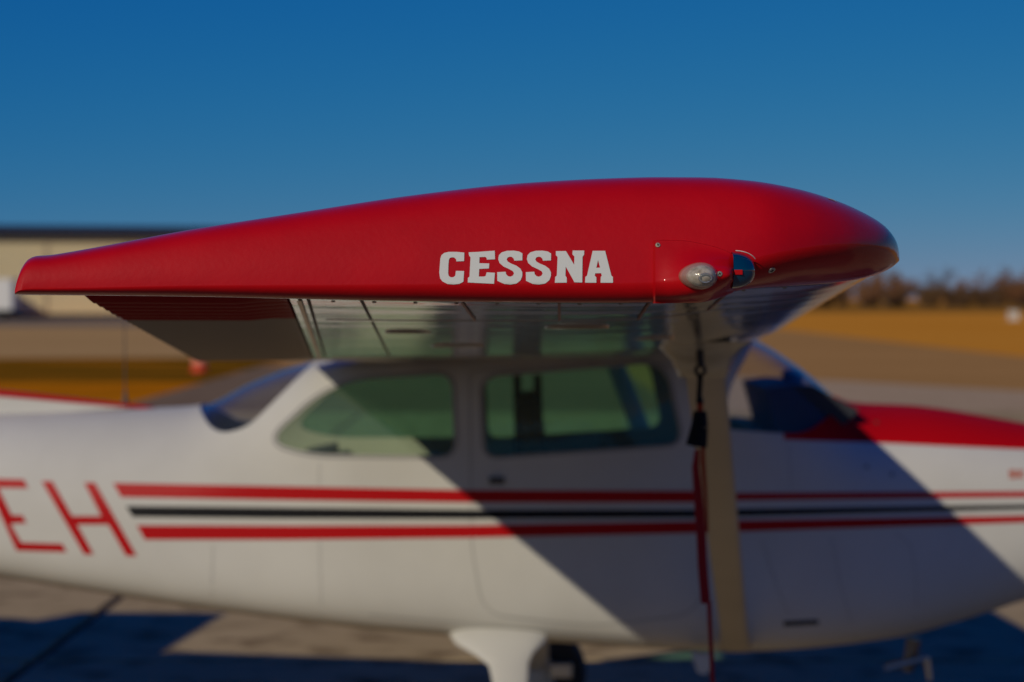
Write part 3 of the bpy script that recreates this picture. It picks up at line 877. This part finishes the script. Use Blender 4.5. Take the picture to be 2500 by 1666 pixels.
# dorsal fin, fin, tail
bm = bmesh.new()
dors = [(-1.46, 1.472), (-2.4, 1.555), (-3.83, 1.69), (-4.61, 2.50), (-5.50, 2.52), (-5.50, 1.42), (-4.4, 1.36), (-3.0, 1.38)]
def fin_mesh(poly, hw):
    bm = bmesh.new(); n = len(poly)
    va = [bm.verts.new((x, 5.5-hw(x), z)) for x, z in poly]; vb = [bm.verts.new((x, 5.5+hw(x), z)) for x, z in poly]
    bm.faces.new(va); bm.faces.new(list(reversed(vb)))
    for i in range(n): bm.faces.new((va[i], vb[i], vb[(i+1) % n], va[(i+1) % n]))
    bmesh.ops.recalc_face_normals(bm, faces=bm.faces)
    bmesh.ops.triangulate(bm, faces=[f_ for f_ in bm.faces if len(f_.verts) > 4])
    return bm
P('tail_fin', fin_mesh(dors, lambda x: .028), M['white'], sm=30)
edge = [(-1.40, 1.474), (-2.4, 1.582), (-3.80, 1.715), (-3.80, 1.67), (-2.4, 1.552), (-1.44, 1.468)]
P('dorsal_edge', fin_mesh(edge, lambda x: .033), M['red'])
def tailplane():
    rings = []
    for y, xl, xt in ((3.70, -4.5, -5.2), (3.75, -4.4, -5.24), (5.0, -4.16, -5.3), (5.5, -4.1, -5.3), (6.0, -4.16, -5.3), (7.25, -4.4, -5.24), (7.3, -4.5, -5.2)):
        ring = []
        for k in range(21):
            u = 1-k/20; u = u*u; ring.append(Vector((lerp(xl, xt, u), y, 1.36 + (naca(u, .09, 0)[0])*(xl-xt))))
        for k in range(1, 20):
            u = (k/20)**2; ring.append(Vector((lerp(xl, xt, u), y, 1.36 + (naca(u, .09, 0)[1])*(xl-xt))))
        rings.append(ring)
    v, f = loft(rings); return from_pydata('tailplane', v, f)
P('tailplane', tailplane(), M['white'], sm=40)
# whip antenna on the rear deck
bm = bmesh.new(); ab = W(306, 1008, 5.5); add_bar(bm, ab, W(304, 778, 5.5), .0035, .0018, 8)
add_lathe(bm, [(.022, -.02), (.02, .01), (.008, .06), (.004, .09)], Matrix.Translation(ab), 12)
P('whip_antenna', bm, mat('antenna_black', (.05, .05, .045), .5), sm=40)

# struts
def strut(mirrored):
    a = W(1712, 858, 2.32); b = W(1797, 1590, 5.05)
    a.z = wing_at(2.32, u_of_x(2.32, a.x))[2] + .02
    rings = []
    for t, c, th in ((-.0, .150, .05), (.04, .112, .042), (.10, .100, .040), (.9, .100, .040), (.96, .112, .045), (1.0, .125, .05)):
        p = a.lerp(b, t); ring = []
        for k in range(20):
            an = 2*PI*k/20; xx = math.cos(an)
            ring.append(p + Vector((c/2*xx, 0, 0)) + Vector((0, th/2*math.sin(an)*(1 if xx > 0 else 1-.55*xx*xx), 0)))
        rings.append(ring)
    v, f = loft(rings); me = from_pydata('strut', v, f)
    return mirror(me) if mirrored else me
M['strut'] = mat('strut_shaded_white', (.42, .385, .32), .5, spec=.25, var=.08, vscale=3)  # white paint darkened for the wing's shade on this strut
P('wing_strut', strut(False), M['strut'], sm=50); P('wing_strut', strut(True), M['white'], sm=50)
# strut-to-wing cuff
bm = bmesh.new()
q = W(1712, 850, 2.32); q.z = wing_at(2.32, u_of_x(2.32, q.x))[2]
rings = []
for (c, th, dz) in ((.26, .11, .004), (.20, .085, -.012), (.15, .06, -.04), (.118, .05, -.085)):
    rings.append([q + Vector((c/2*math.cos(2*PI*k/24) + .03*(-dz/.085)*.4, th/2*math.sin(2*PI*k/24) - dz*.9, dz)) for k in range(24)])
v, f = loft(rings); P('strut_cuff', from_pydata('cuff', v, f), M['wing'], sm=50)

# undercarriage
def gear(mirrored, dx):
    parts = []
    pts = [(Vector((-.05, 5.22, .67)), .42, .13), (Vector((-.045, 5.03, .635)), .34, .11), (Vector((-.03, 4.975, .60)), .215, .08), (Vector((-.012, 4.92, .565)), .146, .06), (Vector((-.004, 4.80, .50)), .122, .045), (Vector((.002, 4.55, .36)), .116, .04), (Vector((.010, 4.36, .25)), .112, .04)]
    rings = []
    for p, c, th in pts:
        rings.append([p + Vector((dx + c/2*math.cos(2*PI*k/24), 0, 0)) + Vector((0, .45, .9)).normalized()*th/2*math.sin(2*PI*k/24) for k in range(24)])
    v, f = loft(rings); leg = from_pydata('leg', v, f)
    bm = bmesh.new(); cw = Vector((.02 + dx, 4.24, .215))
    add_lathe(bm, [(.09, -.06), (.16, -.075), (.20, -.06), (.215, -.025), (.215, .025), (.20, .06), (.16, .075), (.09, .06)], Matrix.Translation(cw) @ Matrix.Rotation(PI/2, 4, 'X'), 40)
    tyre = bpy.data.meshes.new('tyre'); bm.to_mesh(tyre); bm.free()
    bm = bmesh.new(); add_lathe(bm, [(.03, -.085), (.06, -.08), (.085, -.055), (.095, -.05), (.095, .05), (.085, .055), (.06, .08), (.03, .085)], Matrix.Translation(cw) @ Matrix.Rotation(PI/2, 4, 'X'), 32)
    hub = bpy.data.meshes.new('hub'); bm.to_mesh(hub); bm.free()
    bm = bmesh.new(); add_box(bm, cw + Vector((.10, .10, .02)), (.10, .05, .07)); bevelled(bm, .01)
    cal = bpy.data.meshes.new('cal'); bm.to_mesh(cal); bm.free()
    ms = [leg, tyre, hub, cal]
    if mirrored: ms = [mirror(m) for m in ms]
    l = P('gear_leg', ms[0], M['white'], sm=60)
    w_ = P('wheel', ms[1], M['rubber'], l, 40); P('wheel_hub', ms[2], M['white'], l, 40); P('brake_caliper', ms[3], M['metal'], l)
gear(False, 0.0); gear(True, .10)
bm = bmesh.new(); add_bar(bm, (2.05, 5.5, .80), (2.13, 5.5, .22), .035, .03, 14)
ng = P('nose_leg', bm, M['metal'], sm=50)
bm = bmesh.new(); add_lathe(bm, [(.08, -.05), (.15, -.065), (.185, -.05), (.195, 0), (.185, .05), (.15, .065), (.08, .05)], Matrix.Translation((2.14, 5.5, .195)) @ Matrix.Rotation(PI/2, 4, 'X'), 36)
P('nose_wheel', bm, M['rubber'], ng, 40)
# drain mast, exhaust pipe under the cowl, belly step bracket
bm = bmesh.new(); add_bar(bm, W(2232, 1560, 5.35), W(2215, 1640, 5.35), .028, .022, 14); P('exhaust_pipe', bm, mat('burnt_steel', (.22, .19, .17), .35, metal=1.0), sm=40)
bm = bmesh.new(); add_bar(bm, W(2160, 1632, 5.3), W(2262, 1606, 5.3), .016, .012, 12); add_bar(bm, W(2262, 1606, 5.3), W(2270, 1660, 5.3), .012, .01, 12); P('drain_mast', bm, M['metal'], sm=40)
bm = bmesh.new()
tri = [W(1690, 1598, 4.98), W(1748, 1600, 4.98), W(1726, 1648, 4.98), W(1704, 1645, 4.98)]
va = [bm.verts.new(p) for p in tri]; vb = [bm.verts.new(p + Vector((0, .06, 0))) for p in tri]
bm.faces.new(va); bm.faces.new(vb[::-1])
for i in range(4): bm.faces.new((va[i], vb[i], vb[(i+1) % 4], va[(i+1) % 4]))
bmesh.ops.recalc_face_normals(bm, faces=bm.faces); P('tie_down_bracket', bm, M['white'])
# spinner and propeller beyond the frame
bm = bmesh.new(); add_lathe(bm, [(.15, 0), (.145, .06), (.12, .14), (.07, .22), (.02, .26)], Matrix.Translation((2.62, 5.5, 1.16)) @ Matrix.Rotation(PI/2, 4, 'Y'), 28)
P('spinner', bm, M['white'], sm=50)
for s_ in (1, -1):
    rings = []
    for t, c, th, tw in ((.08, .08, .05, .9), (.3, .15, .03, .6), (.6, .16, .02, .4), (.85, .12, .014, .3), (.94, .04, .01, .28)):
        rings.append([Vector((2.70, 5.5, 1.16)) + Vector((0, math.cos(1.1), math.sin(1.1)))*t*s_ + Vector((math.sin(tw), -math.sin(1.1)*math.cos(tw), math.cos(1.1)*math.cos(tw)))*c/2*math.cos(2*PI*k/12) + Vector((1, 0, 0))*th/2*math.sin(2*PI*k/12) for k in range(12)])
    v, f = loft(rings); P('propeller_blade', from_pydata('blade', v, f), M['black'], sm=50)

# cabin: floor, panel with hooded glareshield, seats, yokes
bm = bmesh.new(); add_box(bm, (.3, 5.5, .74), (1.5, .80, .04)); P('cabin_floor', bm, M['seat'])
gl = [W(1846, 940, 5.4), W(1905, 932, 5.4), W(1960, 935, 5.4), W(2066, 992, 5.4), W(2010, 1050, 5.4), W(1962, 1075, 5.4), W(1900, 1100, 5.4), W(1878, 1060, 5.4)]
gp = [(p.x, p.z) for p in gl]
P('instrument_panel', prism(gp, 5.10, 5.90), M['dash'])
bm = bmesh.new(); p = W(1935, 920, 5.5); add_box(bm, p, (.075, .09, .055)); bevelled(bm, .012, 2); P('compass', bm, M['dash'])
bm = bmesh.new(); add_box(bm, (.92, 5.5, 1.1), (.05, .84, .62)); P('instrument_board', bm, M['dash'])
for y in (5.24, 5.76):
    seat = empty('seat', (0.2, y, .74), plane); seat.matrix_parent_inverse = Matrix.Translation((0, -5.5, 0))
    bpy.context.view_layer.update()
    bm = bmesh.new(); add_box(bm, (.32, y, 1.0), (.46, .42, .14)); bevelled(bm, .035, 3); P('seat_cushion', bm, M['seat'], seat, 50)
    bm = bmesh.new(); add_box(bm, (.09, y, 1.27), (.10, .42, .50), Matrix.Rotation(-.14, 3, 'Y')); bevelled(bm, .04, 3); P('seat_back', bm, M['seat'], seat, 50)
    for dy in (-.14, .14):
        bm = bmesh.new(); add_bar(bm, (.09, y+dy, .74), (.2, y+dy, 1.0), .015, .015, 8); P('seat_frame', bm, M['metal'], seat)
bm = bmesh.new(); add_box(bm, (-.55, 5.5, 1.0), (.45, .82, .14)); bevelled(bm, .04, 3)
add_box(bm, (-.74, 5.5, 1.12), (.12, .80, .36), Matrix.Rotation(-.2, 3, 'Y')); P('rear_bench', bm, M['seat'], sm=50)
for y in (5.27, 5.73):
    bm = bmesh.new(); add_bar(bm, (.90, y, 1.26), (.72, y, 1.27), .012, .012, 10)
    add_tube(bm, [(.71, y + .12*math.cos(t), 1.27 + .10*math.sin(t)) for t in [PI*.75 + PI*1.5*k/16 for k in range(17)]], .012, 8)
    P('control_yoke', bm, M['dash'], sm=50)
# shoulder belts hanging inside the door window
for px in (1262, 1312):
    bm = bmesh.new(); a = W(px, 915, 5.72); b = W(px + 6, 1110, 5.72); add_bar(bm, a, b, .016, .018, 8, .3); P('shoulder_belt', bm, M['seat'])

# ------------------------------------------------------------------ tie-down strap
ring_p = W(1710, 905, 2.30)
strap = empty('tie_down_strap', (ring_p.x, 2.3, 0))
tag(strap, 'red webbing tie-down strap with black ratchet hanging beside the wing strut', 'strap')
def PS(name, bm, m, sm=None):
    o = obj(name, bm, m, None, sm); o.parent = strap; o.matrix_parent_inverse = Matrix.Translation(-Vector(strap.location)); return o
def Y23(px, py): return W(px, py, 2.30)
bm = bmesh.new()
top = Y23(1710, 905); ztop = wing_at(2.3, u_of_x(2.3, top.x))[2]
add_tube(bm, [Vector((top.x, 2.30, ztop + .004)), Y23(1709, 870), Y23(1711, 895)], .009, 8)
add_tube(bm, [Y23(1710, 905) + Vector((.011*math.cos(t), .0, .012*math.sin(t))) for t in [2*PI*k/16 for k in range(17)]], .005, 8)
PS('steel_ring', bm, mat('dark_steel', (.05, .045, .04), .5, metal=.8), 60)
bm = bmesh.new(); add_tube(bm, [Y23(1710, 912), Y23(1709, 935), Y23(1707, 965), Y23(1709, 985)], [.008, .007, .007, .010], 8)
PS('hook', bm, M['black'], 60)
orange_strap = mat('orange_red_webbing', (.48, .05, .01), .8)
red_strap = mat('red_webbing', (.42, .006, .008), .85, bump=.2, bscale=300)
def ribbon(pts, w, th=.004):
    bm = bmesh.new(); prev = None
    for i, (px, py, ww) in enumerate(pts):
        p = Y23(px, py); hw = ww/2*(2.30-CY)/F
        r = [bm.verts.new(p + Vector((sx*hw, sy*th, 0))) for sx, sy in ((-1, -1), (1, -1), (1, 1), (-1, 1))]
        if prev:
            for k in range(4): bm.faces.new((prev[k], prev[(k+1) % 4], r[(k+1) % 4], r[k]))
        else: bm.faces.new(r[::-1])
        prev = r
    bm.faces.new(prev); bmesh.ops.recalc_face_normals(bm, faces=bm.faces); return bm
PS('orange_loop', ribbon([(1709, 980, 15), (1709, 1008, 15)], 0), orange_strap)
bm = bmesh.new()
for (a, b, w1, w2) in (((1709, 1004), (1708, 1042), .016, .021), ((1708, 1042), (1700, 1090), .021, .026)):
    add_bar(bm, Y23(*a), Y23(*b), w1, w2, 12, .6)
add_bar(bm, Y23(1690, 1082), Y23(1724, 1080), .010, .010, 10)
PS('ratchet_buckle', bm, M['black'], 40)
PS('orange_tail', ribbon([(1716, 1090, 10), (1716, 1130, 12), (1722, 1200, 9), (1727, 1300, 6)], 0), orange_strap)
PS('red_webbing', ribbon([(1702, 1098, 11), (1698, 1140, 17), (1703, 1190, 21), (1708, 1250, 23), (1712, 1310, 23), (1715, 1380, 23), (1719, 1430, 23), (1723, 1474, 23)], 0, .003), red_strap)
g = Vector((W(1790, 2600, 2.30).x, 2.30, 0.012))
bm = bmesh.new(); add_tube(bm, [Y23(1731, 1468), Y23(1734, 1540), Y23(1740, 1666), g], .0055, 8)
PS('rope', bm, red_strap, 60)
bm = bmesh.new(); add_tube(bm, [g + Vector((.04*math.cos(t), 0, .03*math.sin(t))) for t in [2*PI*k/16 for k in range(17)]], .008, 8)
PS('ground_ring', bm, M['metal'], 60)

# ------------------------------------------------------------------ hangar
def wall_pt(px, py, y): return W(px, py, y)
HA = W(-60, 775, 196); HB = W(1180, 773, 207)      # the foot of the long wall, seen left and right
hang = empty('hangar', (HA.x, HA.y, 0))
tag(hang, 'cream metal hangar with dark blue roof behind the wing', 'hangar')
axis = Vector((HB.x - HA.x, HB.y - HA.y, 0)); HL = axis.length; axis.normalize()
ang = math.atan2(axis.y, axis.x); hang.rotation_euler = (0, 0, ang)
HH = 7.8
cream = mat('cream_cladding', (.67, .555, .32), .55, var=.06, vscale=.8)
cream2 = mat('cream_trim', (.58, .48, .29), .55)
roofm = mat('dark_blue_roofing', (.030, .033, .040), .6, spec=.2)
def PH(name, bm, m, loc=(0, 0, 0)):
    o = obj(name, bm, m, hang); o.location = loc; return o
bm = bmesh.new(); add_box(bm, (HL/2 - 6, 14, HH/2), (HL + 12, 27.8, HH)); PH('wall', bm, cream)
bm = bmesh.new()
v_ = [(-.5, 0, 0), (-.16, 0, 0), (-.12, -.06, 0), (.0, -.06, 0), (.04, 0, 0), (.5, 0, 0)]
lo_ = [bm.verts.new(p) for p in v_]; hi_ = [bm.verts.new((p[0], p[1], HH - .15)) for p in v_]
for i in range(5): bm.faces.new((lo_[i], lo_[i+1], hi_[i+1], hi_[i]))
bmesh.ops.recalc_face_normals(bm, faces=bm.faces)
pan = PH('wall_panel', bm, cream, (.5, -.004, 0)); k = 0
for i in range(-6, int(HL)):
    if i == 0: continue
    q = pan.copy(); COL.objects.link(q); q.parent = hang; q.location = (i + .5, -.004, 0)
bm = bmesh.new()
x0, x1 = -12, HL + .8
prof = [(-.9, HH - .05), (-.9, HH + .50), (14, HH + 1.5), (28.8, HH + .5), (28.8, HH - .05)]
va = [bm.verts.new((x0, y, z)) for y, z in prof]; vb = [bm.verts.new((x1, y, z)) for y, z in prof]
bm.faces.new(va); bm.faces.new(vb[::-1])
for i in range(5): bm.faces.new((va[i], va[(i+1) % 5], vb[(i+1) % 5], vb[i]))
bmesh.ops.recalc_face_normals(bm, faces=bm.faces); PH('roof', bm, roofm)
bm = bmesh.new(); add_box(bm, (0, 0, HH/2), (.18, .14, HH - .2)); dp = PH('downspout', bm, cream2, (6.4, -.15, 0))
for i in range(1, 6):
    q = dp.copy(); COL.objects.link(q); q.parent = hang; q.location = (6.4 + 7.5*i, -.15, 0)
bm = bmesh.new(); add_box(bm, (HL/2, 0, .2), (HL, .1, .4)); PH('base_trim', bm, roofm, (0, -.02, 0))
# lean-to beside the hangar whose roof edge throws the slanting shadow on the wall
annex = empty('lean_to_shed', (HA.x - 3.2, HA.y - 9, 0)); annex.rotation_euler = (0, 0, ang)
tag(annex, 'dark blue-grey lean-to shed at the left end of the cream hangar', 'shed')
bm = bmesh.new(); add_box(bm, (0, 3.6, 3.1), (5, 9.6, 6.2)); obj('wall', bm, mat('blue_grey_cladding', (.10, .12, .15), .6), annex)
bm = bmesh.new(); add_box(bm, (0, 3.6, 6.3), (5.4, 10.0, .2)); obj('roof', bm, roofm, annex)

# ------------------------------------------------------------------ box truck
tr_r = W(37, 775, HA.y - 15)
truck = empty('box_truck', (tr_r.x, HA.y - 15, -.04))
tag(truck, 'white box truck parked in front of the hangar, only its tail in view', 'truck')
tw = mat('truck_white', (.66, .65, .62), .5)
bm = bmesh.new(); add_box(bm, (-2.6, 0, 2.25), (5.2, 2.4, 2.7)); bevelled(bm, .05); obj('cargo_box', bm, tw, truck)
bm = bmesh.new(); add_box(bm, (-6.3, 0, 1.55), (1.9, 2.2, 1.9)); bevelled(bm, .25, 3); obj('cab', bm, tw, truck)
bm = bmesh.new(); add_box(bm, (-3.4, 0, .75), (7.4, 1.0, .22)); obj('chassis', bm, M['black'], truck)
for wx in (-1.3, -6.0):
    for wy in (-1.0, 1.0):
        bm = bmesh.new(); add_lathe(bm, [(.2, -.13), (.42, -.12), (.46, 0), (.42, .12), (.2, .13)], Matrix.Translation((wx, wy, .46)) @ Matrix.Rotation(PI/2, 4, 'X'), 24); obj('wheel', bm, M['rubber'], truck, 40)

# ------------------------------------------------------------------ marker barrel, white cabinet
bp = W(487, 912, 52); bar = empty('marker_barrel', (bp.x, 52, -.03))
tag(bar, 'small orange marker barrel with a faded band at the grass edge', 'barrel')
om = mat('orange_plastic', (.62, .055, .008), .5); wm = mat('faded_orange_band', (.66, .27, .16), .5)
bm = bmesh.new(); add_lathe(bm, [(.24, 0), (.24, .05), (.20, .06), (.19, .22)], n=24); obj('lower_shell', bm, om, bar, 40)
bm = bmesh.new(); add_lathe(bm, [(.192, .22), (.185, .36)], n=24); obj('pale_band', bm, wm, bar, 40)
bm = bmesh.new(); add_lathe(bm, [(.183, .36), (.17, .46), (.12, .49)], n=24); obj('upper_shell', bm, om, bar, 40)
bm = bmesh.new(); add_tube(bm, [(-.06, 0, .485), (-.05, 0, .53), (.05, 0, .53), (.06, 0, .485)], .012, 8); obj('handle', bm, wm, bar, 40)
cp = W(2474, 784, 178); cab = empty('utility_cabinet', (cp.x, 178, -.04))
tag(cab, 'small white utility cabinet standing in the far dry grass', 'cabinet')
bm = bmesh.new(); add_box(bm, (0, 0, .45), (.8, .5, .7)); bevelled(bm, .03); obj('body', bm, M['white'], cab)
bm = bmesh.new(); add_box(bm, (0, 0, .05), (1.3, .75, .12)); obj('plinth', bm, M['concrete_pale'], cab)
bm = bmesh.new(); add_box(bm, (0, 0, .83), (.88, .58, .06)); obj('cap', bm, M['white'], cab)

# ------------------------------------------------------------------ bare trees along the far edge
bark = mat('grey_brown_bark', (.10, .065, .04), .9, var=.3, vscale=2)
twig = [mat('brown_twigs', (.23, .12, .055), .95), mat('russet_leaves', (.27, .12, .045), .95), mat('dark_evergreen', (.17, .095, .04), .95)]
def tree_meshes(seed, h, spread, dens):
    rnd = random.Random(seed)
    tb = bmesh.new(); add_bar(tb, (0, 0, -.2), (rnd.uniform(-.2, .2), 0, h*.45), .28, .17, 8)
    tips = []
    base = Vector((0, 0, h*.3))
    for i in range(11):
        a = rnd.uniform(0, 2*PI); z0 = h*rnd.uniform(.05, .45); L = h*rnd.uniform(.25, .5)
        d = Vector((math.cos(a)*spread, math.sin(a)*spread, rnd.uniform(.5, 1.3))).normalized()
        p0 = Vector((0, 0, z0)); p1 = p0 + d*L
        add_bar(tb, p0, p1, .11, .04, 6); tips.append((p0, p1))
        for q in range(4):
            b0 = p0.lerp(p1, rnd.uniform(.35, 1)); d2 = (d + Vector((rnd.gauss(0, .5), rnd.gauss(0, .5), rnd.gauss(.2, .4)))).normalized()
            b1 = b0 + d2*L*rnd.uniform(.3, .6); add_bar(tb, b0, b1, .04, .015, 5); tips.append((b0, b1))
    trunk = bpy.data.meshes.new('trunk'); tb.to_mesh(trunk); tb.free()
    v, f = [], []
    for p0, p1 in tips:
        for q in range(dens):
            c = p0.lerp(p1, rnd.uniform(.45, 1.15)) + Vector((rnd.gauss(0, .45), rnd.gauss(0, .45), rnd.gauss(.1, .4)))
            u = Vector((rnd.gauss(0, 1), rnd.gauss(0, 1), rnd.gauss(0, 1))).normalized()
            w_ = u.orthogonal().normalized(); s = rnd.uniform(.14, .34); n = len(v)
            v += [tuple(c - u*s), tuple(c + w_*s*.30), tuple(c + u*s), tuple(c - w_*s*.30)]; f.append((n, n+1, n+2, n+3))
    crown = bpy.data.meshes.new('crown'); crown.from_pydata(v, [], f)
    return trunk, crown
kinds = [tree_meshes(11, 10.5, .9, 40), tree_meshes(23, 9.0, 1.1, 44), tree_meshes(35, 11.5, .7, 36), tree_meshes(47, 6.5, 1.5, 60)]
names = ['tall bare brown tree', 'wide bare brown tree', 'slender bare brown tree', 'low dense dark bush-like tree']
rnd = random.Random(5)
places = []
x = 26
while x < 122:
    places.append((x + rnd.uniform(-1, 1), rnd.uniform(428, 470))); x += rnd.uniform(.9, 1.5)
for i, (x, y) in enumerate(sorted(places)):
    k = rnd.choice((0, 1, 1, 2, 3, 3, 3, 3)); sc = rnd.uniform(.72, 1.0)*(1.0 if k != 2 else .95)
    t = empty('bare_tree', (x, y, -.05)); t.rotation_euler = (0, 0, rnd.uniform(0, 6)); t.scale = (sc*1.1, sc*1.1, sc)
    tag(t, '%s in the distant tree line' % names[k], 'tree', 'bare trees along the far edge of the airfield')
    for nm, me, m in (('trunk', kinds[k][0], bark), ('crown', kinds[k][1], twig[2 if k == 3 else rnd.choice((0, 1))])):
        o = bpy.data.objects.new(nm, me.copy() if False else me)
        if not me.materials: me.materials.append(m)
        COL.objects.link(o); o.parent = t
        o.material_slots[0].link = 'OBJECT'; o.material_slots[0].material = m
